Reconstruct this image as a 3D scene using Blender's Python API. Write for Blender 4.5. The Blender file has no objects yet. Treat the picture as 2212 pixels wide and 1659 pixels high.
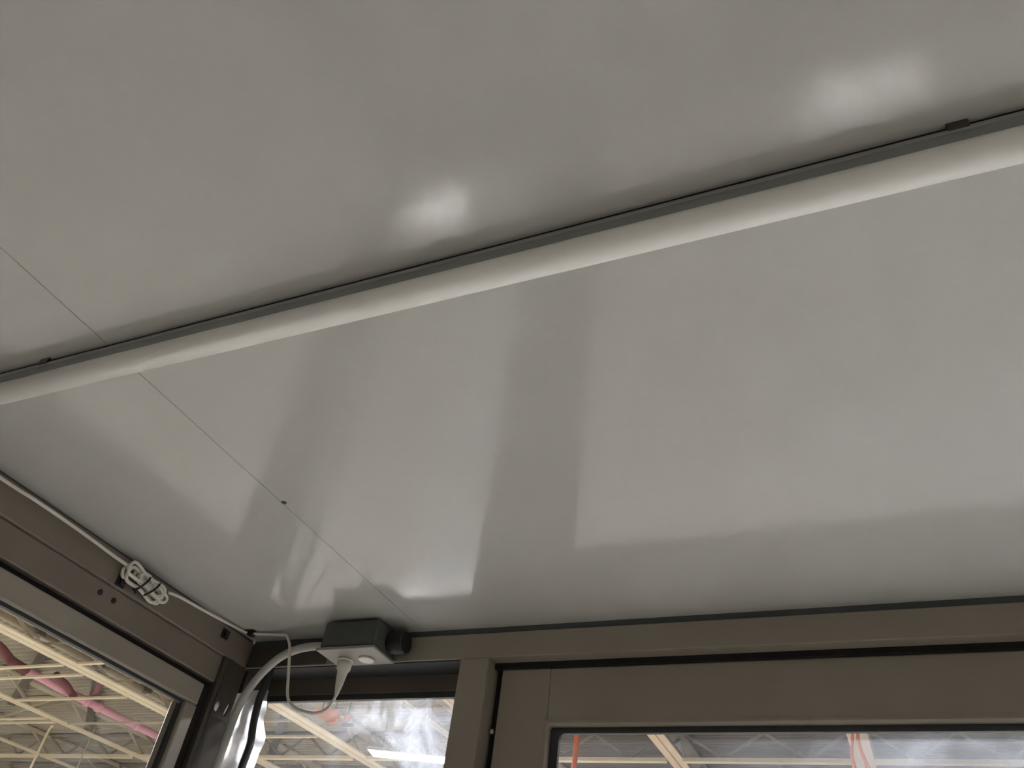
import bpy, bmesh, math, random
from mathutils import Vector, Matrix

random.seed(7)
SC = bpy.context.scene
COL = SC.collection
PI = math.pi

# ------------------------------------------------------------------ camera
cam_data = bpy.data.cameras.new('camera')
cam = bpy.data.objects.new('camera', cam_data)
COL.objects.link(cam)
right = Vector((0.91398, 0.387813, 0.119334))
up = Vector((0.169182, -0.63155, 0.756652))
fwd = Vector((-0.368805, 0.671376, 0.642835))
rot = Matrix((right, up, -fwd)).transposed()
cam.matrix_world = Matrix.Translation((0, 0, 1.6)) @ rot.to_4x4()
cam_data.sensor_width = 36.0
cam_data.lens = 1700.0 / 2212.0 * 36.0
cam_data.clip_start = 0.02
cam_data.clip_end = 300
SC.camera = cam

# ------------------------------------------------------------------ light and exposure
LAMP_POWER = 240.0
world = bpy.data.worlds.new('hall_ambient')
world.use_nodes = True
world.node_tree.nodes['Background'].inputs['Color'].default_value = (1.0, 0.93, 0.82, 1)
world.node_tree.nodes['Background'].inputs['Strength'].default_value = 0.10
SC.world = world
SC.view_settings.view_transform = 'Standard'
SC.view_settings.look = 'None'
SC.view_settings.gamma = 1.0
SC.view_settings.use_curve_mapping = False
SC.view_settings.exposure = 0.54
SC.cycles.blur_glossy = 0.0
SC.cycles.sample_clamp_indirect = 0.0


# ------------------------------------------------------------------ materials
def new_mat(name):
    m = bpy.data.materials.new(name)
    m.use_nodes = True
    nt = m.node_tree
    nt.nodes.clear()
    out = nt.nodes.new('ShaderNodeOutputMaterial')
    return m, nt, out


def paint(name, col, rough=0.5, metal=0.0, var=0.08, scale=6.0, bump=0.0, spec=0.5, tint=None):
    """Principled surface with slight procedural variation in colour (dirt, wear)."""
    m, nt, out = new_mat(name)
    b = nt.nodes.new('ShaderNodeBsdfPrincipled')
    tc = nt.nodes.new('ShaderNodeTexCoord')
    n = nt.nodes.new('ShaderNodeTexNoise')
    n.inputs['Scale'].default_value = scale
    n.inputs['Detail'].default_value = 4
    nt.links.new(tc.outputs['Object'], n.inputs['Vector'])
    r = nt.nodes.new('ShaderNodeMix')
    r.data_type = 'RGBA'
    c0 = [c * (1 - var) for c in col] + [1]
    c1 = list(tint or [min(1, c * (1 + var)) for c in col]) + [1]
    r.inputs['A'].default_value = c0
    r.inputs['B'].default_value = c1
    nt.links.new(n.outputs['Fac'], r.inputs['Factor'])
    nt.links.new(r.outputs['Result'], b.inputs['Base Color'])
    b.inputs['Roughness'].default_value = rough
    b.inputs['Metallic'].default_value = metal
    b.inputs['Specular IOR Level'].default_value = spec
    if bump:
        bp = nt.nodes.new('ShaderNodeBump')
        bp.inputs['Strength'].default_value = bump
        bp.inputs['Distance'].default_value = 0.01
        nt.links.new(n.outputs['Fac'], bp.inputs['Height'])
        nt.links.new(bp.outputs['Normal'], b.inputs['Normal'])
    nt.links.new(b.outputs['BSDF'], out.inputs['Surface'])
    return m


def glass(name, dirt_lo, dirt_hi, scale=3.0, tint=(1, 1, 1), stretch=(1, 1, 1), grad=None):
    """Thin pane: clear with a mirror film, plus smeared dirt that scatters light.
    grad = (axis, start, end): how the dirt and haze thicken along the pane in metres."""
    m, nt, out = new_mat(name)
    tr = nt.nodes.new('ShaderNodeBsdfTransparent')
    tr.inputs['Color'].default_value = (*tint, 1)
    gl = nt.nodes.new('ShaderNodeBsdfGlossy')
    gl.inputs['Roughness'].default_value = 0.03
    fr = nt.nodes.new('ShaderNodeFresnel')
    geo = nt.nodes.new('ShaderNodeNewGeometry')
    ior = nt.nodes.new('ShaderNodeMapRange')      # same reflectance on both faces of the pane
    ior.inputs['To Min'].default_value = 1.45
    ior.inputs['To Max'].default_value = 1 / 1.45
    nt.links.new(geo.outputs['Backfacing'], ior.inputs['Value'])
    nt.links.new(ior.outputs['Result'], fr.inputs['IOR'])
    mx = nt.nodes.new('ShaderNodeMixShader')
    nt.links.new(fr.outputs['Fac'], mx.inputs['Fac'])
    nt.links.new(tr.outputs['BSDF'], mx.inputs[1])
    nt.links.new(gl.outputs['BSDF'], mx.inputs[2])
    tl = nt.nodes.new('ShaderNodeBsdfTranslucent')
    tl.inputs['Color'].default_value = (0.80, 0.86, 1.0, 1)
    rf = nt.nodes.new('ShaderNodeBsdfRefraction')     # smears scatter light forwards
    rf.inputs['Color'].default_value = (0.86, 0.91, 1.0, 1)
    rf.inputs['Roughness'].default_value = 0.42
    rf.inputs['IOR'].default_value = 1.2
    ts = nt.nodes.new('ShaderNodeMixShader')
    ts.inputs['Fac'].default_value = 0.10
    nt.links.new(tl.outputs['BSDF'], ts.inputs[1])
    nt.links.new(rf.outputs['BSDF'], ts.inputs[2])
    tc = nt.nodes.new('ShaderNodeTexCoord')
    mp = nt.nodes.new('ShaderNodeMapping')
    mp.inputs['Scale'].default_value = stretch
    nt.links.new(tc.outputs['Object'], mp.inputs['Vector'])
    n = nt.nodes.new('ShaderNodeTexNoise')
    n.inputs['Scale'].default_value = scale
    n.inputs['Detail'].default_value = 7
    n.inputs['Roughness'].default_value = 0.68
    n.inputs['Distortion'].default_value = 1.2
    nt.links.new(mp.outputs['Vector'], n.inputs['Vector'])
    mr = nt.nodes.new('ShaderNodeMapRange')
    mr.inputs['From Min'].default_value = 0.42
    mr.inputs['From Max'].default_value = 0.72
    mr.inputs['To Min'].default_value = dirt_lo
    mr.inputs['To Max'].default_value = dirt_hi
    nt.links.new(n.outputs['Fac'], mr.inputs['Value'])
    fac = mr.outputs['Result']
    if grad:
        sep = nt.nodes.new('ShaderNodeSeparateXYZ')
        nt.links.new(tc.outputs['Object'], sep.inputs['Vector'])
        g = nt.nodes.new('ShaderNodeMapRange')
        g.inputs['From Min'].default_value = grad[1]
        g.inputs['From Max'].default_value = grad[2]
        g.inputs['To Min'].default_value = 0.12
        g.inputs['To Max'].default_value = 1.0
        g.interpolation_type = 'SMOOTHSTEP'
        nt.links.new(sep.outputs['XYZ'.index(grad[0])], g.inputs['Value'])
        mu = nt.nodes.new('ShaderNodeMath')
        mu.operation = 'MULTIPLY'
        nt.links.new(fac, mu.inputs[0])
        nt.links.new(g.outputs['Result'], mu.inputs[1])
        fac = mu.outputs['Value']
    mx2 = nt.nodes.new('ShaderNodeMixShader')
    nt.links.new(fac, mx2.inputs['Fac'])
    nt.links.new(mx.outputs['Shader'], mx2.inputs[1])
    nt.links.new(ts.outputs['Shader'], mx2.inputs[2])
    nt.links.new(mx2.outputs['Shader'], out.inputs['Surface'])
    return m


def film(name, lo=0.45, forward=0.55):
    m, nt, out = new_mat(name)
    tl = nt.nodes.new('ShaderNodeBsdfTranslucent')
    tl.inputs['Color'].default_value = (0.93, 0.94, 1.0, 1)
    rf = nt.nodes.new('ShaderNodeBsdfRefraction')     # light scattered on forwards through the crumpled sheet
    rf.inputs['Color'].default_value = (0.96, 0.97, 1.0, 1)
    rf.inputs['Roughness'].default_value = 0.62
    rf.inputs['IOR'].default_value = 1.3
    ts = nt.nodes.new('ShaderNodeMixShader')
    ts.inputs['Fac'].default_value = forward
    nt.links.new(tl.outputs['BSDF'], ts.inputs[1])
    nt.links.new(rf.outputs['BSDF'], ts.inputs[2])
    tr = nt.nodes.new('ShaderNodeBsdfTransparent')
    gl = nt.nodes.new('ShaderNodeBsdfGlossy')
    gl.inputs['Roughness'].default_value = 0.12
    tc = nt.nodes.new('ShaderNodeTexCoord')
    n = nt.nodes.new('ShaderNodeTexNoise')
    n.inputs['Scale'].default_value = 22
    n.inputs['Detail'].default_value = 2
    nt.links.new(tc.outputs['Object'], n.inputs['Vector'])
    mr = nt.nodes.new('ShaderNodeMapRange')
    mr.inputs['From Min'].default_value = 0.35
    mr.inputs['From Max'].default_value = 0.65
    mr.inputs['To Min'].default_value = lo
    mr.inputs['To Max'].default_value = 1.0
    nt.links.new(n.outputs['Fac'], mr.inputs['Value'])
    a = nt.nodes.new('ShaderNodeMixShader')
    nt.links.new(mr.outputs['Result'], a.inputs['Fac'])
    nt.links.new(tr.outputs['BSDF'], a.inputs[1])
    nt.links.new(ts.outputs['Shader'], a.inputs[2])
    b = nt.nodes.new('ShaderNodeMixShader')
    b.inputs['Fac'].default_value = 0.15
    nt.links.new(a.outputs['Shader'], b.inputs[1])
    nt.links.new(gl.outputs['BSDF'], b.inputs[2])
    nt.links.new(b.outputs['Shader'], out.inputs['Surface'])
    return m


def emit(name, col, strength):
    m, nt, out = new_mat(name)
    e = nt.nodes.new('ShaderNodeEmission')
    e.inputs['Color'].default_value = (*col, 1)
    e.inputs['Strength'].default_value = strength
    nt.links.new(e.outputs['Emission'], out.inputs['Surface'])
    return m


M = {
    'ceiling': paint('white_satin_panel', (0.535, 0.53, 0.515), 0.115, var=0.03, scale=1.5),
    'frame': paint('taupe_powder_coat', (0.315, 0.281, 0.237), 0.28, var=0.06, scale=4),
    'frame_darker': paint('taupe_powder_coat_dark', (0.205, 0.172, 0.14), 0.35, var=0.12, scale=7),  # darker copy of the frame taupe
    'corner_shade': paint('shaded_corner_frame', (0.07, 0.06, 0.05), 0.4, var=0.15, scale=12),  # corner shade put into the frame colour
    'rail_shade': paint('shaded_rail', (0.125, 0.105, 0.085), 0.35, var=0.1),  # top rail darkened in colour along with the corner shade
    'soffit': paint('shaded_soffit', (0.032, 0.034, 0.038), 0.45),  # shade under the header put into a dark sheet
    'gasket': paint('black_rubber_gasket', (0.03, 0.033, 0.036), 0.45),
    'gap': paint('black_seal_and_gap_shade', (0.012, 0.01, 0.009), 0.9),
    'strip': paint('grey_foam_strip', (0.075, 0.085, 0.09), 0.6),
    'seam': paint('grey_seam_strip', (0.2, 0.2, 0.19), 0.6),
    'tube_base': paint('grey_aluminium_channel', (0.30, 0.31, 0.30), 0.4),
    'tube_lens': paint('white_frosted_diffuser', (0.95, 0.94, 0.92), 0.35, var=0.01),
    'box': paint('grey_cast_box', (0.075, 0.08, 0.078), 0.55, var=0.2, scale=40),
    'box_plate': paint('grey_steel_cover', (0.27, 0.26, 0.24), 0.4, var=0.1, scale=30),
    'white_plastic': paint('white_cord_plastic', (0.74, 0.71, 0.64), 0.4, var=0.05, scale=30),
    'conduit': paint('grey_flexible_conduit', (0.5, 0.5, 0.48), 0.35, var=0.1, scale=30),
    'black_plastic': paint('black_plastic', (0.015, 0.015, 0.015), 0.5),
    'metal': paint('dull_steel', (0.55, 0.54, 0.5), 0.3, metal=1.0),
    'dark_metal': paint('dark_steel', (0.10, 0.09, 0.08), 0.4, metal=0.6),
    'floor': paint('pale_grey_floor', (0.55, 0.53, 0.49), 0.5),
    'concrete': paint('polished_concrete', (0.52, 0.49, 0.44), 0.07, var=0.1, scale=0.6),
    'cream_steel': paint('cream_painted_steel', (0.86, 0.76, 0.56), 0.45, var=0.06, scale=2),
    'cream_dim': paint('dusty_cream_steel', (0.56, 0.50, 0.38), 0.6, var=0.2, scale=2),
    'tan_steel': paint('tan_painted_steel', (0.92, 0.73, 0.53), 0.45, var=0.06, scale=2),
    'grey_web': paint('grey_brown_steel', (0.30, 0.27, 0.23), 0.6, var=0.2, scale=2),
    'dark_steel': paint('dark_brown_steel', (0.13, 0.115, 0.09), 0.6),
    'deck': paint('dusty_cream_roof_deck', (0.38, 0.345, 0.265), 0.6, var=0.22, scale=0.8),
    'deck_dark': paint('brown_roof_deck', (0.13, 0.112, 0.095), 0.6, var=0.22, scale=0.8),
    'hall_wall': paint('dark_plum_wall', (0.075, 0.06, 0.07), 0.8, var=0.3, scale=0.7),
    'hall_floor_wall': paint('beige_hall_wall', (0.45, 0.41, 0.35), 0.7),
    'pink': paint('pink_painted_pipe', (0.80, 0.42, 0.50), 0.35, var=0.06),
    'maroon': paint('maroon_hose', (0.22, 0.07, 0.075), 0.5, var=0.1),
    'orange': paint('orange_cord', (0.95, 0.20, 0.05), 0.5, var=0.04),
    'salmon': paint('salmon_sign_board', (0.90, 0.34, 0.19), 0.5, var=0.05),
    'navy': paint('navy_bar', (0.04, 0.05, 0.09), 0.5),
    'housing': paint('white_lamp_housing', (0.75, 0.75, 0.74), 0.4),
    'glass': glass('clear_glass', 0.0, 0.03),
    'glass_smear': glass('smeared_glass_glare', 0.14, 0.70, scale=9.0, stretch=(1, 1, 0.75), grad=('X', -0.10, 0.24)),  # smears, thickened towards one side to paint the lamp's glare
    'glass_door': glass('dusty_glass', 0.16, 0.5, scale=3.0, grad=('X', -0.62, 0.0)),
    'lens': film('translucent_slot_sheet', 1.0, 0.0),
    'film': film('jamb_glare_film'),
    'lamp_row': emit('led_diffuser_row', (1.0, 0.99, 0.97), LAMP_POWER * 2.1),
    'lamp_added': emit('led_diffuser_added', (1.0, 0.985, 0.95), LAMP_POWER * 0.45),
    'lamp': emit('led_diffuser', (0.97, 0.97, 1.0), LAMP_POWER),
}


# ------------------------------------------------------------------ mesh helpers
def mesh_obj(name, bm, mat, parent=None, smooth=False):
    me = bpy.data.meshes.new(name)
    bmesh.ops.recalc_face_normals(bm, faces=bm.faces)
    if smooth:
        for f in bm.faces:
            f.smooth = True
    bm.to_mesh(me)
    bm.free()
    me.materials.append(M[mat] if isinstance(mat, str) else mat)
    o = bpy.data.objects.new(name, me)
    COL.objects.link(o)
    if parent is not None:
        o.parent = parent
        o.matrix_parent_inverse = Matrix.Identity(4)
        o.location = o.location - world_loc(parent)
    return o


def world_loc(o):
    v = Vector((0, 0, 0))
    while o is not None:
        v += o.location
        o = o.parent
    return v


def add_box(bm, lo, hi, bevel=0.0, seg=2):
    lo, hi = Vector(lo), Vector(hi)
    c, s = (lo + hi) / 2, hi - lo
    r = bmesh.ops.create_cube(bm, size=1.0)
    vs = r['verts']
    bmesh.ops.scale(bm, verts=vs, vec=s)
    bmesh.ops.translate(bm, verts=vs, vec=c)
    if bevel:
        es = list({e for v in vs for e in v.link_edges})
        bmesh.ops.bevel(bm, geom=es, offset=bevel, segments=seg, profile=0.5, affect='EDGES')


def box(name, lo, hi, mat, parent=None, bevel=0.0, seg=2):
    c = (Vector(lo) + Vector(hi)) / 2
    bm = bmesh.new()
    add_box(bm, Vector(lo) - c, Vector(hi) - c, bevel, seg)
    o = mesh_obj(name, bm, mat)
    place(o, c, parent)
    return o


def place(o, loc, parent=None):
    loc = Vector(loc)
    if parent is not None:
        o.parent = parent
        loc = loc - world_loc(parent)
    o.location = loc


def smooth_path(pts, n=6):
    P = [Vector(p) for p in pts]
    out = []
    for i in range(len(P) - 1):
        p0, p1, p2, p3 = P[max(i - 1, 0)], P[i], P[i + 1], P[min(i + 2, len(P) - 1)]
        for k in range(n):
            t = k / n
            out.append(0.5 * ((2 * p1) + (p2 - p0) * t + (2 * p0 - 5 * p1 + 4 * p2 - p3) * t * t
                              + (3 * p1 - p0 - 3 * p2 + p3) * t ** 3))
    out.append(P[-1])
    return out


def add_tube(bm, pts, r, sides=10, closed=False):
    n = len(pts)
    radii = r if isinstance(r, (list, tuple)) else [r] * n
    rings = []
    ref = None
    for i in range(n):
        if closed:
            t = pts[(i + 1) % n] - pts[i - 1]
        else:
            t = pts[min(i + 1, n - 1)] - pts[max(i - 1, 0)]
        t.normalize()
        if ref is None:
            ref = Vector((0, 0, 1)) if abs(t.z) < 0.9 else Vector((1, 0, 0))
        a = t.cross(ref)
        a.normalize()
        b = a.cross(t)
        ref = b
        rings.append([bm.verts.new(pts[i] + (a * math.cos(2 * PI * k / sides) + b * math.sin(2 * PI * k / sides)) * radii[i])
                      for k in range(sides)])
    for i in range(n if closed else n - 1):
        A, B = rings[i], rings[(i + 1) % n]
        for k in range(sides):
            bm.faces.new((A[k], A[(k + 1) % sides], B[(k + 1) % sides], B[k]))
    if not closed:
        bm.faces.new(rings[0][::-1])
        bm.faces.new(rings[-1])


def tube(name, pts, r, mat, parent=None, sides=10, smooth=6, closed=False):
    P = smooth_path(pts, smooth) if smooth else [Vector(p) for p in pts]
    c = P[0].copy()
    bm = bmesh.new()
    add_tube(bm, [p - c for p in P], r, sides, closed)
    o = mesh_obj(name, bm, mat, smooth=True)
    place(o, c, parent)
    return o


def lathe(name, prof, base, axis, mat, parent=None, seg=20):
    """prof: (radius, height) pairs along the axis from base."""
    ax = Vector(axis).normalized()
    bm = bmesh.new()
    rings = []
    q = Vector((0, 0, 1)).rotation_difference(ax)
    for r, h in prof:
        rings.append([bm.verts.new(q @ Vector((r * math.cos(2 * PI * k / seg), r * math.sin(2 * PI * k / seg), h))) for k in range(seg)])
    for A, B in zip(rings, rings[1:]):
        for k in range(seg):
            bm.faces.new((A[k], A[(k + 1) % seg], B[(k + 1) % seg], B[k]))
    bm.faces.new(rings[0][::-1])
    bm.faces.new(rings[-1])
    o = mesh_obj(name, bm, mat, smooth=False)
    for p in o.data.polygons:
        p.use_smooth = len(p.vertices) == 4
    place(o, base, parent)
    return o


def tag(o, label, cat, group=None):
    o['label'] = label
    o['category'] = cat
    if group:
        o['group'] = group
    return o


def empty(name, loc):
    o = bpy.data.objects.new(name, None)
    COL.objects.link(o)
    o.location = loc
    o.empty_display_size = 0.1
    return o


def thing(name, loc, label, cat, group=None):
    return tag(empty(name, loc), label, cat, group)


def struct(name, loc=(0, 0, 0), label=None):
    o = empty(name, loc)
    o['kind'] = 'structure'
    if label:
        o['label'] = label
    return o


def ring_plate(name, axis, plane, outer, inner, depth, mat, parent, radius=0.0, seg=6, chamfer=0.0):
    """Flat frame: a rectangle with a (rounded) rectangular hole. axis 'y': coords are (x, z); axis 'x': (y, z)."""
    (a0, b0, a1, b1), (c0, d0, c1, d1) = outer, inner

    def rr(x0, y0, x1, y1, r):
        pts = []
        for cx, cy, s in ((x1 - r, y1 - r, 0), (x0 + r, y1 - r, PI / 2), (x0 + r, y0 + r, PI), (x1 - r, y0 + r, 1.5 * PI)):
            for k in range(seg + 1):
                a = s + k / seg * PI / 2
                pts.append((cx + r * math.cos(a), cy + r * math.sin(a)))
        return pts
    po = rr(a0, b0, a1, b1, 0.0005)
    pi_ = rr(c0, d0, c1, d1, max(radius, 0.0005))
    pi2 = rr(c0 - chamfer, d0 - chamfer, c1 + chamfer, d1 + chamfer, max(radius, 0.0005)) if chamfer else pi_
    V = (lambda p, d: Vector((p[0], plane + d, p[1]))) if axis == 'y' else (lambda p, d: Vector((plane + d, p[0], p[1])))
    ctr = V(((a0 + a1) / 2, (b0 + b1) / 2), 0)
    bm = bmesh.new()
    loops = [[bm.verts.new(V(p, d) - ctr) for p in pp] for pp, d in
             ((po, 0), (pi2, 0), (pi_, chamfer if depth > 0 else -chamfer), (pi_, depth), (po, depth))]
    n = len(po)
    for A, B in zip(loops, loops[1:] + loops[:1]):
        for k in range(n):
            bm.faces.new((A[k], A[(k + 1) % n], B[(k + 1) % n], B[k]))
    bmesh.ops.remove_doubles(bm, verts=bm.verts, dist=1e-6)
    o = mesh_obj(name, bm, mat)
    place(o, ctr, parent)
    return o


# ================================================================== booth shell
ZC = 2.30          # underside of the ceiling panels
XL, XR = -1.42, 1.34
YB, YF = 1.475, -1.15

floor = box('floor', (XL - 0.1, YF - 0.1, 0.0), (XR + 0.1, YB + 0.1, 0.05), 'floor')
floor['kind'] = 'structure'

ceiling = struct('ceiling', (0, 0, ZC), 'glossy white flat panel ceiling of the booth')
seams = [XL - 0.1, -0.938, 0.262, XR + 0.1]
for a, b in zip(seams, seams[1:]):
    box('ceiling_panel', (a + 0.0007, YF - 0.1, ZC), (b - 0.0007, YB + 0.1, ZC + 0.05), 'ceiling', ceiling)
for x in seams[1:3]:
    box('seam_strip', (x - 0.0007, YF - 0.1, ZC + 0.0006), (x + 0.0007, YB + 0.1, ZC + 0.01), 'seam', ceiling)
box('roof_cap', (XL - 0.1, YF - 0.1, ZC + 0.0505), (XR + 0.1, YB + 0.1, ZC + 0.09), 'frame_darker', ceiling)
lathe('screw', [(0.0052, 0), (0.0052, 0.0012), (0.003, 0.0022)], (-0.933, 0.926, ZC + 0.0003), (0, 0, -1), 'dark_metal', ceiling, 12)

# ---- back wall
wb = struct('wall_back', (0, YB, 0))
box('header', (XL, YB, 2.231), (XR, YB + 0.075, 2.2865), 'frame', wb, bevel=0.002)
box('ceiling_gasket', (XL, YB + 0.004, 2.2865), (XR, YB + 0.07, 2.3), 'strip', wb)
box('mullion', (-0.829, YB - 0.001, 0.05), (-0.761, YB + 0.11, 2.231), 'frame', wb, bevel=0.002)
box('head_soffit', (XL, YB + 0.004, 2.2285), (-0.83, YB + 0.0745, 2.2309), 'soffit', wb)
box('corner_shade_plate', (XL + 0.003, YB - 0.003, 2.2325), (-1.185, YB + 0.001, 2.285), 'corner_shade', wb, bevel=0.001)  # thin dark plate added for the shade on the header
box('corner_block', (XL - 0.12, YB + 0.012, 2.176), (XL + 0.002, YB + 0.115, 2.231), 'corner_shade', wb)
box('kick_panel', (XL, YB + 0.01, 0.0), (-0.829, YB + 0.08, 0.30), 'frame', wb)
box('end_post', (1.26, YB, 0.05), (XR, YB + 0.11, 2.231), 'frame', wb, bevel=0.002)
box('head_seal', (-0.761, YB + 0.032, 2.2195), (1.26, YB + 0.075, 2.231), 'gap', wb)
box('side_seal', (-0.761, YB + 0.052, 0.05), (-0.7455, YB + 0.075, 2.2195), 'gap', wb)

# ---- window_1: the smeared window between corner and mullion
w1 = struct('window_1', (-1.12, YB + 0.08, 0.3))
box('top_rail', (XL + 0.002, YB + 0.075, 2.192), (-0.81, YB + 0.115, 2.231), 'rail_shade', w1)
box('bottom_rail', (XL, YB + 0.065, 0.30), (-0.81, YB + 0.11, 0.34), 'frame', w1, bevel=0.003)
ring_plate('gasket', 'y', YB + 0.079, (XL - 0.02, 0.33, -0.80, 2.194), (XL + 0.004, 0.352, -0.812, 2.179), 0.012, 'gasket', w1, 0.004)
box('pane', (XL - 0.015, YB + 0.083, 0.335), (-0.806, YB + 0.087, 2.19), 'glass_smear', w1)

# ---- door_1: the glazed door right of the mullion
d1 = struct('door_1', (0.2, 1.515, 0.06))
DX0, DX1, DZ0, DZ1 = -0.745, 1.25, 0.065, 2.2195
DY = 1.515
GX0, GX1, GZ0, GZ1 = -0.634, 1.15, 0.33, 2.109
box('top_rail', (GX0, DY, GZ1), (DX1, DY + 0.045, DZ1), 'frame', d1, bevel=0.0025)
box('stile', (DX0, DY - 0.001, DZ0), (GX0 + 0.0005, DY + 0.045, DZ1), 'frame', d1, bevel=0.0025)
box('stile', (GX1, DY - 0.001, DZ0), (DX1, DY + 0.045, GZ1), 'frame', d1, bevel=0.0025)
box('bottom_rail', (GX0, DY, DZ0), (GX1, DY + 0.045, GZ0), 'frame', d1, bevel=0.0025)
ring_plate('glazing_bead', 'y', DY - 0.002, (GX0 - 0.0015, GZ0 - 0.004, GX1 + 0.004, GZ1 + 0.003), (GX0 + 0.006, GZ0 + 0.008, GX1 - 0.008, GZ1 - 0.006), 0.03, 'frame', d1, 0.006, chamfer=0.004)
ring_plate('gasket', 'y', DY + 0.012, (GX0 - 0.002, GZ0, GX1, GZ1), (GX0 + 0.024, GZ0 + 0.018, GX1 - 0.02, GZ1 - 0.017), 0.01, 'gasket', d1, 0.014)
box('pane', (GX0 + 0.002, DY + 0.015, GZ0 + 0.004), (GX1 - 0.004, DY + 0.019, GZ1 - 0.004), 'glass_door', d1)
lathe('hinge_pin', [(0.005, 0), (0.005, 0.008), (0.003, 0.010)], (-0.7535, DY + 0.002, 2.088), (0, 0, 1), 'metal', d1, 10)

# ---- left wall
wl = struct('wall_left', (XL, 0, 0))
box('upper_header', (XL - 0.08, YF, 2.2305), (XL, YB + 0.01, 2.2955), 'frame_darker', wl, bevel=0.003)
box('ceiling_gasket', (XL - 0.08, YF, 2.2955), (XL - 0.004, YB, 2.3), 'strip', wl)
box('middle_header', (XL - 0.08, YF, 2.169), (XL - 0.006, YB + 0.01, 2.2305), 'frame_darker', wl, bevel=0.003)
box('shadow_gap', (XL - 0.08, YF, 2.155), (XL - 0.022, YB + 0.01, 2.169), 'gap', wl)
for y, z in ((1.016, 2.208), (1.054, 2.207)):
    lathe('screw', [(0.006, 0), (0.006, 0.002), (0.003, 0.004)], (XL - 0.006, y, z), (1, 0, 0), 'black_plastic', wl, 10)
box('corner_post', (XL - 0.08, 1.398, 0.05), (XL + 0.002, 1.412, 2.231), 'corner_shade', wl, bevel=0.002)
box('corner_post', (XL - 0.08, 1.412, 2.1475), (XL + 0.002, YB, 2.231), 'corner_shade', wl, bevel=0.001)
box('corner_post', (XL - 0.08, 1.412, 0.05), (XL + 0.002, YB, 2.107), 'corner_shade', wl, bevel=0.001)
box('kick_panel', (XL - 0.08, YF, 0.0), (XL - 0.01, 1.398, 0.30), 'frame', wl)
box('post_seal', (XL - 0.06, 1.373, 0.05), (XL - 0.010, 1.398, 2.155), 'gap', wl)
box('rear_post', (XL - 0.08, YF, 0.3), (XL, YF + 0.10, 2.155), 'frame', wl, bevel=0.002)
box('middle_post', (XL - 0.08, -0.02, 0.3), (XL, 0.05, 2.155), 'frame', wl, bevel=0.002)


def oval_plate(y0, y1, z0, z1, ovals):
    """Small plate added over the corner post, its oval slots shaping two bright spots."""
    bm = bmesh.new()
    n = 20
    k0 = y0
    for i, (cy, cz, ry, rz, lean) in enumerate(ovals):
        k1 = y1 if i == len(ovals) - 1 else (cy + ovals[i + 1][0]) / 2
        inner, outer, innerb, outerb = [], [], [], []
        for k in range(n):
            a = 2 * PI * k / n + PI / 4
            u, v = math.cos(a), math.sin(a)
            s = 1 / max(abs(u), abs(v))
            yy = (k0 + k1) / 2 + u * s * (k1 - k0) / 2
            zz = (z0 + z1) / 2 + v * s * (z1 - z0) / 2
            for L, x, p in ((inner, 0.003, None), (innerb, -0.004, None)):
                L.append(bm.verts.new((x, cy + ry * u + lean * v * rz, cz + rz * v)))
            outer.append(bm.verts.new((0.003, yy, zz)))
            outerb.append(bm.verts.new((-0.004, yy, zz)))
        for A, B in ((outer, inner), (inner, innerb), (innerb, outerb), (outerb, outer)):
            for k in range(n):
                bm.faces.new((A[k], A[(k + 1) % n], B[(k + 1) % n], B[k]))
        k0 = k1
    o = mesh_obj('slotted_plate', bm, 'corner_shade')
    place(o, (XL, 0, 0), wl)
    return o


oval_plate(1.412, YB - 0.001, 2.10, 2.152, [(1.4265, 2.124, 0.0095, 0.0125, 0.12), (1.459, 2.128, 0.0055, 0.0175, 0.25)])
box('slot_backlit_sheet', (XL - 0.0085, 1.413, 2.104), (XL - 0.0078, YB - 0.002, 2.150), 'lens', wl)  # added translucent sheet that lets outside light brighten the ovals

# ---- window_2: the left window
w2 = struct('window_2', (XL, 0.7, 0.3))
LY0, LY1 = 0.05, 1.373
box('top_rail', (XL - 0.05, LY0, 2.107), (XL - 0.004, LY1, 2.155), 'frame', w2, bevel=0.004)
box('bottom_rail', (XL - 0.05, LY0, 0.30), (XL - 0.004, LY1, 0.35), 'frame', w2, bevel=0.003)
box('jamb', (XL - 0.05, 1.336, 0.35), (XL - 0.003, LY1, 2.107), 'frame', w2, bevel=0.005)
box('jamb', (XL - 0.05, LY0, 0.35), (XL - 0.003, LY0 + 0.05, 2.107), 'frame', w2, bevel=0.005)
ring_plate('gasket', 'x', XL - 0.012, (LY0 + 0.04, 0.34, 1.345, 2.118), (LY0 + 0.062, 0.362, 1.330, 2.1005), -0.012, 'gasket', w2, 0.006)
box('pane', (XL - 0.022, LY0 + 0.05, 0.345), (XL - 0.018, 1.34, 2.112), 'glass', w2)

w3 = struct('window_3', (XL, -0.5, 0.3))
box('pane', (XL - 0.03, YF + 0.10, 0.30), (XL - 0.026, -0.02, 2.155), 'glass', w3)

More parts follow.
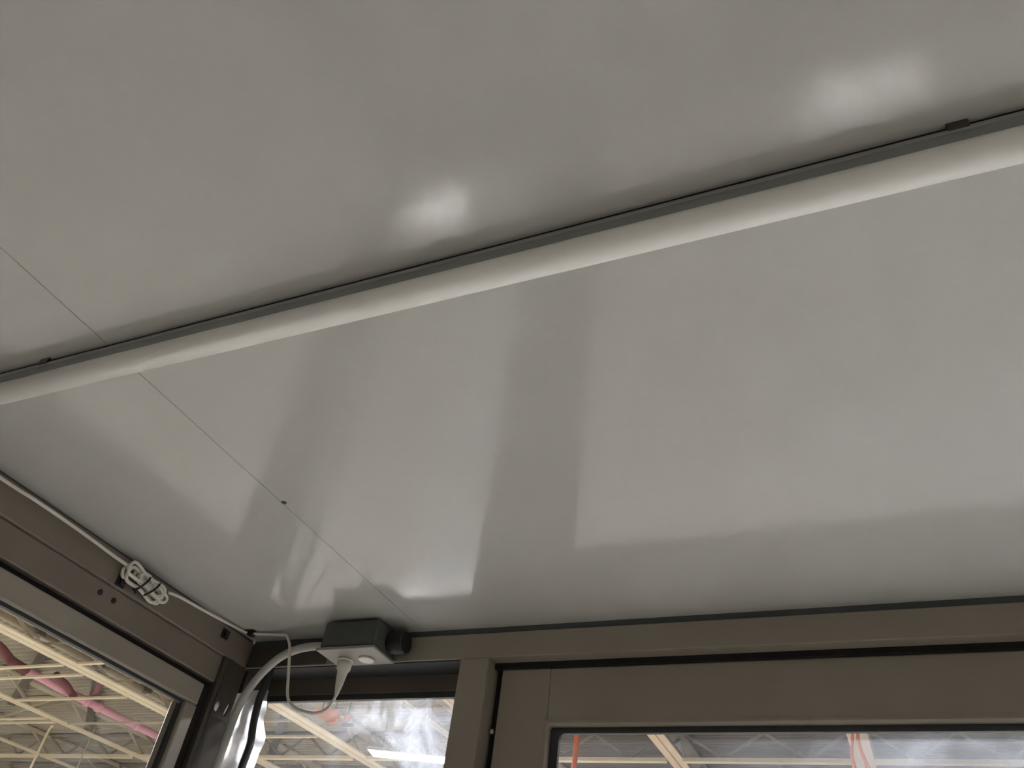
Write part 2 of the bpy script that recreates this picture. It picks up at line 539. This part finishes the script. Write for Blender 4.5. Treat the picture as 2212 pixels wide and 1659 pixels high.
# ---- the two walls behind and beside the camera
wr = struct('wall_right', (XR, 0, 0))
box('header', (XR, YF, 2.10), (XR + 0.08, YB + 0.11, 2.30), 'frame', wr, bevel=0.003)
box('kick_panel', (XR, YF, 0.0), (XR + 0.08, YB + 0.11, 0.30), 'frame', wr)
for y in (YF, 0.12, YB - 0.02):
    box('post', (XR, y, 0.30), (XR + 0.08, y + 0.07, 2.10), 'frame', wr, bevel=0.003)
w4 = struct('window_4', (XR + 0.04, 0.1, 0.3))
for y0, y1 in ((YF + 0.07, 0.12), (0.19, YB - 0.02)):
    box('pane', (XR + 0.04, y0, 0.30), (XR + 0.044, y1, 2.10), 'glass', w4)
wf = struct('wall_front', (0, YF, 0))
box('header', (XL, YF - 0.08, 2.10), (XR + 0.08, YF, 2.30), 'frame', wf, bevel=0.003)
box('kick_panel', (XL, YF - 0.08, 0.0), (XR + 0.08, YF, 0.30), 'frame', wf)
for x0, x1 in ((XL, -0.4), (0.45, XR + 0.08)):
    box('wall_panel', (x0, YF - 0.07, 0.30), (x1, YF - 0.01, 2.10), 'frame', wf, bevel=0.003)
w5 = struct('window_5', (0, YF - 0.04, 0.3))
box('pane', (-0.4, YF - 0.044, 0.30), (0.45, YF - 0.04, 2.10), 'glass', w5)

# ================================================================== LED tube on the ceiling
t = thing('tube_light', (-0.1, 0.52, ZC), 'long slim white tube light fixed along the ceiling, switched off', 'light')
TX0, TX1 = -1.36, 1.16


def extrude_x(name, prof, x0, x1, mat, parent, smooth=True):
    bm = bmesh.new()
    c = Vector(((x0 + x1) / 2, prof[0][0], prof[0][1]))
    A = [bm.verts.new(Vector((x0, y, z)) - c) for y, z in prof]
    B = [bm.verts.new(Vector((x1, y, z)) - c) for y, z in prof]
    n = len(prof)
    for k in range(n):
        f = bm.faces.new((A[k], A[(k + 1) % n], B[(k + 1) % n], B[k]))
    bm.faces.new(A[::-1])
    bm.faces.new(B)
    o = mesh_obj(name, bm, mat)
    if smooth:
        for p in o.data.polygons:
            p.use_smooth = len(p.vertices) == 4
    place(o, c, parent)
    return o


box('gap_shade_strip', (TX0 + 0.01, 0.499, 2.2932), (TX1 - 0.01, 0.526, 2.2999), 'gap', t)  # black strip added as the shade in the gap above the fixture
extrude_x('channel', [(0.4965, 2.2932), (0.4953, 2.292), (0.4953, 2.290), (0.498, 2.289), (0.498, 2.2755), (0.529, 2.2755), (0.529, 2.289), (0.5315, 2.290), (0.5315, 2.292), (0.530, 2.2932)],
          TX0, TX1, 'tube_base', t, smooth=False)
dome = [(0.4985, 2.2752)]
for k in range(15):
    a = PI + PI * k / 14
    dome.append((0.51325 + 0.0175 * math.cos(a), 2.270 + 0.0185 * math.sin(a)))
dome.append((0.528, 2.2752))
extrude_x('diffuser', dome, TX0 + 0.004, TX1 - 0.004, 'tube_lens', t)
for x in (-1.062, 0.148):
    bm = bmesh.new()
    add_box(bm, (-0.009, -0.0196, 0.0), (0.009, 0.0196, 0.0028))
    add_box(bm, (-0.009, -0.0198, -0.0076), (0.009, -0.0182, 0.001))
    add_box(bm, (-0.009, 0.0184, -0.0076), (0.009, 0.0200, 0.001))
    o = mesh_obj('mounting_clip', bm, 'dark_metal')
    place(o, (x, 0.51325, 2.2970), t)
for x in (TX0, TX1):
    o = box('end_cap', (x - 0.006, 0.495, 2.252), (x + 0.006, 0.5315, 2.2962), 'white_plastic', t, bevel=0.003)

# ================================================================== junction box, conduit and cords
b = thing('outlet_box', (-1.07, 1.475, 2.228), 'grey electrical outlet box with two sockets facing down, fixed to the header by the corner', 'outlet')
bm = bmesh.new()
add_box(bm, (-0.072, -0.09, 0.004), (0.072, 0.0, 0.066), 0.006, 3)
place(mesh_obj('box_body', bm, 'box'), (-1.07, 1.475, 2.228), b)
box('cover_plate', (-1.147, 1.381, 2.2255), (-0.995, 1.474, 2.232), 'box_plate', b, bevel=0.002)
for x in (-1.103, -1.047):
    o = lathe('socket', [(0.0185, 0), (0.0185, 0.003), (0.0165, 0.0045)], (x, 1.440, 2.2256), (0, 0, -1), 'white_plastic', b, 24)
lathe('dark_stub', [(0.024, 0), (0.025, 0.003), (0.025, 0.038), (0.023, 0.042)], (-0.999, 1.447, 2.262), (1, 0, 0), 'black_plastic', b, 16)  # black stub added in place of the dark patch beside the box
lathe('conduit_fitting', [(0.017, 0), (0.017, 0.014), (0.0135, 0.014), (0.0135, 0.03)], (-1.1405, 1.44, 2.259), (-1, 0, 0), 'dark_metal', b, 16)

c = tag(tube('flexible_conduit', [(-1.165, 1.44, 2.259), (-1.2, 1.44, 2.262), (-1.25, 1.441, 2.257), (-1.298, 1.443, 2.239), (-1.338, 1.445, 2.203),
                                  (-1.364, 1.447, 2.163), (-1.377, 1.448, 2.12), (-1.380, 1.448, 2.06), (-1.381, 1.448, 1.98), (-1.382, 1.448, 1.6), (-1.382, 1.448, 1.05), (-1.382, 1.448, 0.4), (-1.382, 1.448, 0.05)],
             0.0095, 'conduit', sides=12), 'thick grey conduit bending from the outlet box down the corner post', 'conduit')

w = thing('power_cord', (-1.10, 1.44, 2.13), 'thin white power cord looping down from a ceiling clip into the outlet box', 'cord')
tube('cord', [(-1.392, 1.418, 2.2955), (-1.37, 1.424, 2.2945), (-1.31, 1.432, 2.2925), (-1.283, 1.428, 2.287), (-1.263, 1.425, 2.263), (-1.253, 1.425, 2.236), (-1.244, 1.430, 2.194),
              (-1.238, 1.44, 2.152), (-1.222, 1.441, 2.131), (-1.189, 1.442, 2.116), (-1.149, 1.443, 2.110), (-1.124, 1.443, 2.118), (-1.110, 1.442, 2.136), (-1.105, 1.441, 2.152)],
     0.0034, 'white_plastic', w, sides=8)
plug_axis = Vector((-1.105, 1.441, 2.15)) - Vector((-1.103, 1.440, 2.2208))
lathe('plug', [(0.0155, 0), (0.0165, 0.004), (0.016, 0.016), (0.012, 0.022), (0.0105, 0.034), (0.0085, 0.05), (0.007, 0.058), (0.0045, 0.07), (0.0036, 0.075)],
      (-1.103, 1.440, 2.2208), plug_axis, 'white_plastic', w, 18)

cable = thing('lamp_cable', (-1.404, 1.0, 2.278), 'thin white cable running along the top of the left header to the corner', 'cable')
tube('run', [(-1.405, 0.2, 2.289), (-1.405, 0.45, 2.284), (-1.405, 0.707, 2.279), (-1.405, 0.789, 2.2805), (-1.405, 0.896, 2.279), (-1.405, 1.0, 2.275), (-1.404, 1.045, 2.274)], 0.0035, 'white_plastic', cable, sides=8)
tube('run', [(-1.404, 1.155, 2.274), (-1.405, 1.195, 2.281), (-1.405, 1.287, 2.287), (-1.404, 1.36, 2.2925), (-1.401, 1.405, 2.2955), (-1.392, 1.418, 2.2955)], 0.0035, 'white_plastic', cable, sides=8)

coil = thing('cable_bundle', (-1.402, 1.1, 2.262), 'folded bundle of spare white cable strapped with two black ties', 'cable')
rb = random.Random(3)
for k in range(7):
    y0 = 1.030 + rb.uniform(-0.004, 0.016)
    y1 = 1.158 + rb.uniform(-0.022, 0.006)
    dz = rb.uniform(-0.005, 0.005)
    dx = (k % 3) * 0.0065 - 0.002
    zc0, zc1 = 2.2655 + dz, 2.2575 + dz
    hw = 0.0145 + rb.uniform(-0.003, 0.003)
    if k > 2:
        y0 += 0.028
        hw *= 0.62
    pts = [(y0, zc0), (y0 + 0.007, zc0 + hw), (y0 + 0.022, zc0 + hw * 1.05), ((y0 + y1) / 2, (zc0 + zc1) / 2 + hw * 0.6), (y1 - 0.016, zc1 + hw * 0.95), (y1 - 0.004, zc1 + hw * 0.7), (y1, zc1),
           (y1 - 0.006, zc1 - hw * 0.8), (y1 - 0.02, zc1 - hw), ((y0 + y1) / 2, (zc0 + zc1) / 2 - hw * 0.7), (y0 + 0.02, zc0 - hw * 0.9), (y0 + 0.006, zc0 - hw * 0.75)]
    P = [Vector((-1.409 + dx, y, z)) for y, z in pts]
    P = smooth_path(P + [P[0]], 5)[:-1]
    cc = P[0].copy()
    bm = bmesh.new()
    add_tube(bm, [p - cc for p in P], 0.0036, 8, closed=True)
    o = mesh_obj('loop', bm, 'white_plastic', smooth=True)
    place(o, cc, coil)
for y, lean in ((1.083, 0.010), (1.111, 0.012)):
    P = []
    for k in range(18):
        a = 2 * PI * k / 18
        P.append(Vector((-1.4045 + 0.0135 * math.cos(a), y + lean * math.sin(a), 2.2605 + 0.0205 * math.sin(a))))
    cc = P[0].copy()
    bm = bmesh.new()
    add_tube(bm, [p - cc for p in P], 0.0022, 6, closed=True)
    o = mesh_obj('cable_tie', bm, 'black_plastic', smooth=True)
    place(o, cc, coil)
tube('tie_tail', [(-1.400, 1.075, 2.2415), (-1.398, 1.070, 2.2365), (-1.398, 1.074, 2.231)], 0.0022, 'black_plastic', coil, sides=6)


def cable_clip(loc, label, flip=1):
    r = thing('cable_clip', loc, label, 'clip', 'black cable clips along the header')
    x, y, z = loc
    box('base_pad', (x, y - 0.011, z - 0.011), (x + 0.004, y + 0.011, z + 0.011), 'black_plastic', r, bevel=0.0012)
    box('saddle', (x + 0.004, y - 0.006, z - 0.008), (x + 0.011, y + 0.006, z + 0.008), 'black_plastic', r, bevel=0.002)
    return r


cable_clip((-1.42, 1.045, 2.2445), 'black cable clip at the tail of the white cable bundle')
cable_clip((-1.42, 1.372, 2.273), 'black cable clip on the left header just before the corner')
r = thing('cable_clip', (-1.385, 1.42, 2.3), 'black cable clip on the ceiling where the cable meets the cord', 'clip', 'black cable clips along the header')
box('base_pad', (-1.398, 1.408, 2.297), (-1.373, 1.434, 2.3), 'black_plastic', r, bevel=0.001)
box('saddle', (-1.394, 1.413, 2.2885), (-1.378, 1.429, 2.297), 'black_plastic', r, bevel=0.002)

# sheet added to mimic the jamb's lamp reflection, with loose gasket, at the smeared window
bm = bmesh.new()
nx, nz = 10, 40
fx0, fx1, fz0, fz1 = XL + 0.006, -1.306, 1.75, 2.182
z_at = lambda v: fz0 + v * (fz1 - fz0)
grid = []
rf = random.Random(11)
for j in range(nz + 1):
    row = []
    for i in range(nx + 1):
        u, v = i / nx, j / nz
        edge = 0.009 + 0.009 * math.sin(z_at(v) * 36 - 75.4) + 0.02 * max(0, (v - 0.75) * 4) ** 2
        x = fx0 + u * (fx1 - fx0 - edge * (0.2 + u))
        z = fz0 + v * (fz1 - fz0)
        y = YB + 0.017 + 0.003 * math.sin(u * 5.2 + 9 * v) + 0.004 * math.sin(v * 40 + u * 3) + rf.uniform(-0.0006, 0.0006)
        row.append(bm.verts.new((x, y, z)))
    grid.append(row)
for j in range(nz):
    for i in range(nx):
        bm.faces.new((grid[j][i], grid[j][i + 1], grid[j + 1][i + 1], grid[j + 1][i]))
fo = mesh_obj('jamb_glare_sheet', bm, 'film', smooth=True)
if sum(p.normal.y for p in fo.data.polygons) > 0:
    fo.data.flip_normals()
tag(fo, 'added crumpled sheet for the lamp glare in the jamb by the smeared window', 'film')
so = tag(tube('loose_gasket', [(-1.341, YB - 0.0005, 2.2285), (-1.342, YB - 0.0005, 2.18), (-1.345, YB - 0.001, 2.15), (-1.340, YB - 0.001, 2.10), (-1.331, YB - 0.001, 2.06), (-1.332, YB - 0.001, 2.03), (-1.334, YB - 0.001, 1.99), (-1.336, YB, 1.80), (-1.336, YB, 1.4), (-1.336, YB, 0.8), (-1.336, YB, 0.31)],
                  0.0088, 'gasket', sides=8), 'loose black rubber gasket strip hanging in front of the crumpled sheet', 'gasket')

# ================================================================== warehouse hall around the booth
hf = box('floor_hall', (-62, -40, -0.1), (45, 36, 0.0), 'concrete')
hf['kind'] = 'structure'
wh = box('wall_hall_back', (-62, 33.0, 0), (45, 33.4, 11), 'hall_wall')
wh['kind'] = 'structure'
for nm, lo, hi in (('wall_hall_left', (-62.4, -40, 0), (-62, 33.4, 11)), ('wall_hall_right', (45, -40, 0), (45.4, 33.4, 11)), ('wall_hall_front', (-62, -40.4, 0), (45, -40, 11))):
    o = box(nm, lo, hi, 'hall_floor_wall')
    o['kind'] = 'structure'

# corrugated roof deck, ribs along X
bm = bmesh.new()
ZD = 9.86
pitch = 0.30
y = 11.0
prof = []
while y < 33.4:
    prof += [(y, ZD), (y + 0.12, ZD), (y + 0.16, ZD + 0.08), (y + 0.26, ZD + 0.08)]
    y += pitch
prof = [(-40.4, ZD)] + prof
bm.free()
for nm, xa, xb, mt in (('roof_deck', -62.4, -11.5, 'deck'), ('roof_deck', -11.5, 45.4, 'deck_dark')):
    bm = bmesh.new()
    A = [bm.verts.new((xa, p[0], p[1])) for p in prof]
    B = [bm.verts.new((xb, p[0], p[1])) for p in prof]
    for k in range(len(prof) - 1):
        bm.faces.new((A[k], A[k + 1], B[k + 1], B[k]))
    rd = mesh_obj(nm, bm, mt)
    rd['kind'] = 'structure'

_mesh_cache = {}


def bar(name, p, q, w, h, mat, parent, world_up=(0, 0, 1)):
    """Rectangular bar from p to q; meshes of equal length are shared."""
    p, q = Vector(p), Vector(q)
    L = (q - p).length
    key = (name, round(L, 3), w, h, mat)
    if key not in _mesh_cache:
        bm = bmesh.new()
        add_box(bm, (-w / 2, -h / 2, 0), (w / 2, h / 2, L))
        o = mesh_obj(name, bm, mat)
        _mesh_cache[key] = o.data
    else:
        o = bpy.data.objects.new(name, _mesh_cache[key])
        COL.objects.link(o)
    d = (q - p).normalized()
    a = Vector(world_up).cross(d)
    if a.length < 1e-4:
        a = Vector((1, 0, 0))
    a.normalize()
    bb = d.cross(a)
    o.rotation_euler = Matrix((a, bb, d)).transposed().to_euler()
    place(o, p, parent)
    return o


def girder(x, w, y0, y1, mat, label, webmat='cream_dim', pitch=1.5):
    g = thing('joist_girder', (x, (y0 + y1) / 2, 9.0), label, 'girder', 'long joist girders under the hall roof')
    for s in (-1, 1):
        box('bottom_chord', (x + s * 0.02 if s > 0 else x - w / 2, y0, 9.0), (x + w / 2 if s > 0 else x - 0.02, y1, 9.05), mat, g)
    box('top_chord', (x - w / 2, y0, 9.76), (x + w / 2, y1, 9.84), webmat, g)
    n = int((y1 - y0) / pitch)
    for k in range(n):
        ya = y0 + k * pitch
        zz = (9.05, 9.76) if k % 2 else (9.76, 9.05)
        bar('web_bar', (x, ya, zz[0]), (x, ya + pitch, zz[1]), 0.07, 0.07, webmat, g)
    return g


girder(-34.4, 0.40, 15.5, 32.9, 'cream_steel', 'cream joist girder deepest in the left window, farthest from the booth')
girder(-28.7, 0.44, 12.5, 32.9, 'cream_steel', 'cream double-chord joist girder in the middle of the left window')
girder(-22.75, 0.62, 10.5, 32.9, 'cream_steel', 'broad cream joist girder crossing the top of the left window')
girder(-17.75, 0.64, 12.0, 32.9, 'cream_steel', 'cream joist girder slanting across the smeared window')
girder(-13.0, 0.30, 12.0, 32.9, 'cream_dim', 'thin cream joist girder behind the haze of the smeared window')
girder(-11.5, 0.36, 12.0, 32.9, 'cream_steel', 'pale joist girder at the top edge of the smeared window by the mullion')
girder(-6.28, 0.50, 14.0, 32.9, 'tan_steel', 'broad tan joist girder seen through the middle of the door glass', 'grey_web')
girder(-0.90, 0.52, 14.0, 32.9, 'tan_steel', 'tan joist girder behind two orange cords in the door glass', 'grey_web')


GIRDERS = [(-34.4, 0.40), (-28.7, 0.44), (-22.75, 0.62), (-17.75, 0.64), (-13.0, 0.30), (-11.5, 0.36), (-6.28, 0.50), (-0.90, 0.52)]


def joist(y, x0, x1, z, label, depth=0.76, w=0.12, pitch=1.5, mat='cream_steel', webmat='cream_dim', double=0.0, h=0.06):
    """Joist from x0 to x1, cut at every girder it meets; every bay has its own chords and web bars."""
    g = thing('cross_joist', ((x0 + x1) / 2, y, z), label, 'joist', 'thin cross joists between the girders')
    cuts = [x0]
    for gx, gw in GIRDERS:
        if x0 < gx < x1:
            cuts += [gx - gw / 2 - 0.015, gx + gw / 2 + 0.015]
    cuts.append(x1)
    for a, b in zip(cuts[::2], cuts[1::2]):
        if b - a < 0.5:
            continue
        box('bottom_chord', (a, y - w / 2, z + 0.06 - h), (b, y + w / 2, z + 0.06), mat, g)
        if double:
            box('bottom_chord', (a, y + double - w / 2, z), (b, y + double + w / 2, z + 0.06), mat, g)
        if depth:
            box('top_chord', (a, y - w / 2, z + depth), (b, y + w / 2, z + depth + 0.07), webmat, g)
            n = max(2, 2 * round((b - a) / pitch / 2))
            p = (b - a) / n
            for k in range(n):
                za, zb = ((z + 0.06, z + depth) if k % 2 else (z + depth, z + 0.06))
                bar('web_bar', (a + k * p, y, za), (a + (k + 1) * p, y, zb), 0.07, 0.07, webmat, g)
    return g


joist(16.4, -34.0, -23.08, 8.97, 'nearer of two close parallel cream joists meeting the broad girder', depth=0)
joist(17.2, -34.0, -23.08, 8.97, 'farther of two close parallel cream joists meeting the broad girder', depth=0)
joist(16.4, -22.42, -20.9, 8.97, 'short cream joist stub right of the broad girder', depth=0)
joist(19.12, -28.45, -23.08, 8.97, 'single cream joist between the broad girder and the middle girder', depth=0)
joist(20.95, -42.0, -28.94, 8.97, 'double cream joist ending at the middle girder of the left window', depth=0.78, double=0.42, pitch=2.4)
joist(21.55, -28.46, -18.1, 8.97, 'faint cream joist behind the pink pipe', depth=0, w=0.08, mat='cream_dim')
joist(23.15, -22.4, -18.1, 8.97, 'thin cream joist left of the slanting girder in the smeared window', depth=0)
joist(25.4, -42.0, 6.0, 8.96, 'long cream truss with crossed webs along the far bay, seen in the door glass', depth=0.80, w=0.22, pitch=1.32, h=0.11, webmat='grey_web')
joist(29.6, -42.0, 6.0, 8.96, 'dim farthest truss below the bright truss in the door glass', depth=0.80, w=0.12, pitch=1.5, mat='cream_dim', webmat='grey_web')

# pale conduit under the deck near the booth side of the left window
pc = thing('ceiling_conduit', (-23.6, 16, 9.6), 'pale segmented conduit along the top edge of the left window', 'conduit')
for y0, y1 in ((11.0, 15.15), (15.45, 17.5), (18.0, 19.8), (20.1, 21.8), (22.1, 25.1)):
    tube('segment', [(-23.3, y0, 9.52), (-23.3, y1, 9.52)], 0.105, 'cream_dim', pc, sides=10, smooth=0)
for y0 in (15.3, 17.75, 19.95, 21.95):
    box('hanger', (-23.47, y0 - 0.14, 9.47), (-23.13, y0 + 0.14, 9.86), 'dark_steel', pc)

# dark diagonal braces
for i, (p, q, lab) in enumerate((
        ((-22.3, 15.2, 9.72), (-32.0, 21.4, 9.72), 'dark diagonal brace under the deck across the left window'),
        ((-24.6, 18.9, 9.72), (-31.7, 25.15, 9.72), 'second dark diagonal brace under the deck, nearer the corner post'),
        ((-18.3, 21.5, 9.7), (-24.6, 28.7, 9.7), 'dark diagonal brace seen at the edge of the smeared window'))):
    o = bar('diagonal_brace', p, q, 0.30, 0.05, 'dark_steel', None)
    tag(o, lab, 'brace', 'dark diagonal roof braces')

# pink pipe and maroon hoses
pp = thing('sprinkler_pipe', (-26.2, 21, 9.3), 'pink painted pipe under the roof in the left window', 'pipe')
tube('pipe', [(-26.05, 17.3, 9.3), (-26.1, 18.2, 9.3), (-26.2, 19.2, 9.3), (-26.2, 20.2, 9.3), (-26.28, 22.3, 9.3), (-26.33, 24.2, 9.3), (-26.34, 25.15, 9.3)], 0.135, 'pink', pp, sides=12)
for y0 in (20.1, 20.65, 22.6):
    lathe('coupling', [(0.16, 0), (0.18, 0.03), (0.18, 0.17), (0.16, 0.2)], (-26.22, y0, 9.3), (0, 1, 0), 'pink', pp, 14)
ho = tube('supply_hose', [(-24.9, 14.6, 9.34), (-25.3, 15.66, 9.32), (-25.56, 16.11, 9.3), (-25.85, 16.55, 9.3), (-25.97, 16.95, 9.3), (-26.05, 17.35, 9.3)], 0.15, 'maroon', pp, sides=10)
ho['label'] = 'thick maroon hose'
ho = tube('drop_hose', [(-25.0, 17.7, 9.25), (-25.15, 17.99, 9.22), (-25.29, 18.43, 9.2), (-25.74, 19.04, 9.2), (-26.08, 19.5, 9.22)], 0.12, 'maroon', pp, sides=10)
ho['label'] = 'curved dark maroon hose'
for y0 in (18.6, 24.8):
    bar('pipe_hanger', (-26.24, y0, 9.42), (-26.24, y0, 9.85), 0.025, 0.025, 'cream_dim', pp)
tag(tube('short_hose', [(-23.6, 18.3, 9.3), (-23.75, 18.46, 9.2), (-24.35, 18.95, 9.18), (-24.91, 19.28, 9.2)], 0.11, 'maroon', sides=10),
    'short dark maroon hose beside the broad girder', 'hose')

tag(tube('hanging_cable', [(-29.5, 21.78, 9.02), (-29.66, 21.8, 8.9), (-29.68, 21.8, 8.3), (-29.68, 21.8, 6.5), (-29.68, 21.8, 3.0), (-29.68, 21.8, 0.0)], 0.045, 'cream_steel', sides=8),
    'pale cable hanging straight down from the double joist', 'cable')
tag(tube('hanging_wire', [(-29.6, 23.68, 9.84), (-29.6, 23.68, 6.0), (-29.6, 23.68, 0.0)], 0.025, 'cream_dim', sides=6),
    'thin faint wire hanging beyond the double joist', 'wire')

# orange cords seen through the door
tag(tube('extension_cable', [(-8.89, 23.75, 9.84), (-8.90, 23.75, 8.6), (-8.98, 23.75, 7.5), (-9.0, 23.75, 4.0), (-9.0, 23.75, 0.0)], 0.085, 'orange', sides=8),
    'single bright orange cord hanging at the corner of the door glass', 'cord', 'orange cords hanging in the hall')
for k, (x0, ph, lab) in enumerate(((-0.98, 0.0, 'left one of two wavy orange cords hanging at the tan girder'), (-0.82, 1.7, 'right one of two wavy orange cords hanging at the tan girder'))):
    pts = [(x0 + 0.05 * math.sin(ph + i * 1.3) + 0.02 * i * k, 21.6, 8.98 - i * 0.3) for i in range(12)] + [(x0, 21.6, 3.0), (x0, 21.6, 0.0)]
    tag(tube('extension_cable', pts, 0.04, 'orange', sides=8), lab, 'cord', 'orange cords hanging in the hall')

# salmon sign boards
sb = thing('sign_board', (-16.7, 21.3, 9.0), 'blank salmon orange sign board beside the slanting girder', 'sign')
sb2 = thing('sign_board', (-15.7, 21.6, 9.0), 'small salmon sign block with a dark bar below it', 'sign')


def board(name, pts, y, d, mat, parent):
    bm = bmesh.new()
    c = Vector((pts[0][0], y, pts[0][1]))
    A = [bm.verts.new(Vector((x, y, z)) - c) for x, z in pts]
    B = [bm.verts.new(Vector((x, y + d, z)) - c) for x, z in pts]
    n = len(pts)
    for k in range(n):
        bm.faces.new((A[k], A[(k + 1) % n], B[(k + 1) % n], B[k]))
    bm.faces.new(A)
    bm.faces.new(B[::-1])
    o = mesh_obj(name, bm, mat)
    place(o, c, parent)
    return o


# ------------------------------------------------------------------ high-bay LED lamps
lamp_lab = []


def high_bay(cx, cy, cz, L, rz, label, lamp='lamp', W=0.36):
    t = thing('linear_lamp', (cx, cy, cz), label, 'lamp', 'linear lamps under the hall roof')
    bm = bmesh.new()
    add_box(bm, (-L / 2, -W / 2, 0.02), (L / 2, W / 2, 0.12), 0.01)
    for sy in (-1, 1):
        add_box(bm, (-L / 2, sy * W / 2 - 0.008, 0.0), (L / 2, sy * W / 2 + 0.008, 0.11))
    o = mesh_obj('housing', bm, 'housing')
    o.parent = t
    bm = bmesh.new()
    add_box(bm, (-L / 2 + 0.02, -W / 2 + 0.02, 0.004), (L / 2 - 0.02, W / 2 - 0.02, 0.019))
    o = mesh_obj('diffuser', bm, lamp)
    o.parent = t
    for s in (-1, 1):
        bm = bmesh.new()
        add_tube(bm, [Vector((s * L * 0.4, 0, 0.12)), Vector((s * L * 0.4, 0, 9.85 - cz))], 0.012, 6)
        o = mesh_obj('hanger_rod', bm, 'dark_steel')
        o.parent = t
    t.rotation_euler = (0, 0, rz)
    return t


high_bay(-14.1, 23.78, 8.5, 3.7, math.radians(17), 'glaring white linear lamp behind the smeared window', 'lamp', 0.8)
for cx, cy, lab in ((-6.15, 7.1, 'white linear lamp in the row beside the booth, out on its left'), (1.2, 7.2, 'white linear lamp in the row beside the booth, in line with the door'),
                    (8.9, 7.2, 'white linear lamp in the row beside the booth, off to the right')):
    high_bay(cx, cy, 8.5, 1.6, 0, lab, 'lamp_row', 0.24)
for cx, cy, L, W, mat, lab in (  # unseen lamps added to brighten booth ceiling and hall
        (2.8, 0.6, 1.2, 0.2, 'lamp_added', 'added unseen linear lamp high over the right wall of the booth'),
        (13.0, 7.2, 3.6, 0.6, 'lamp_added', 'added unseen linear lamp farthest right in the row beside the booth'),
        (12.0, 14.0, 3.6, 0.6, 'lamp_added', 'added unseen linear lamp far right, second row out'),
        (-21.0, 4.0, 3.6, 0.6, 'lamp_added', 'added unseen linear lamp far left beyond the left window, nearest of five'),
        (-28.0, 4.0, 3.6, 0.8, 'lamp_added', 'added unseen linear lamp far left beyond the left window, second of five'),
        (-34.0, 8.0, 3.6, 0.8, 'lamp_added', 'added unseen linear lamp far left beyond the left window, third of five'),
        (-42.0, 12.0, 3.6, 0.8, 'lamp_added', 'added unseen linear lamp far left beyond the left window, fourth of five'),
        (-45.0, 18.0, 3.6, 0.8, 'lamp_added', 'added unseen linear lamp far left beyond the left window, farthest of five')):
    high_bay(cx, cy, 8.5, L, 0, lab, mat, W)

board('board', [(-17.11, 9.18), (-16.98, 9.24), (-16.05, 9.24), (-16.01, 8.94), (-16.08, 8.82), (-16.34, 8.80)], 21.25, 0.05, 'salmon', sb)
for x in (-16.7, -16.2):
    bar('hanger', (x, 21.27, 9.24), (x, 21.27, 9.85), 0.02, 0.02, 'dark_steel', sb)
board('block', [(-15.97, 9.10), (-15.93, 9.14), (-15.79, 9.14), (-15.77, 8.93), (-15.97, 8.93)], 21.5, 0.1, 'salmon', sb2)
board('bar', [(-15.98, 8.88), (-15.58, 8.88), (-15.58, 8.80), (-15.98, 8.80)], 21.5, 0.1, 'navy', sb2)
bar('hanger', (-15.87, 21.55, 9.14), (-15.87, 21.55, 9.85), 0.03, 0.03, 'dark_steel', sb2)
bar('hanger', (-15.87, 21.53, 8.88), (-15.87, 21.53, 8.93), 0.05, 0.05, 'navy', sb2)
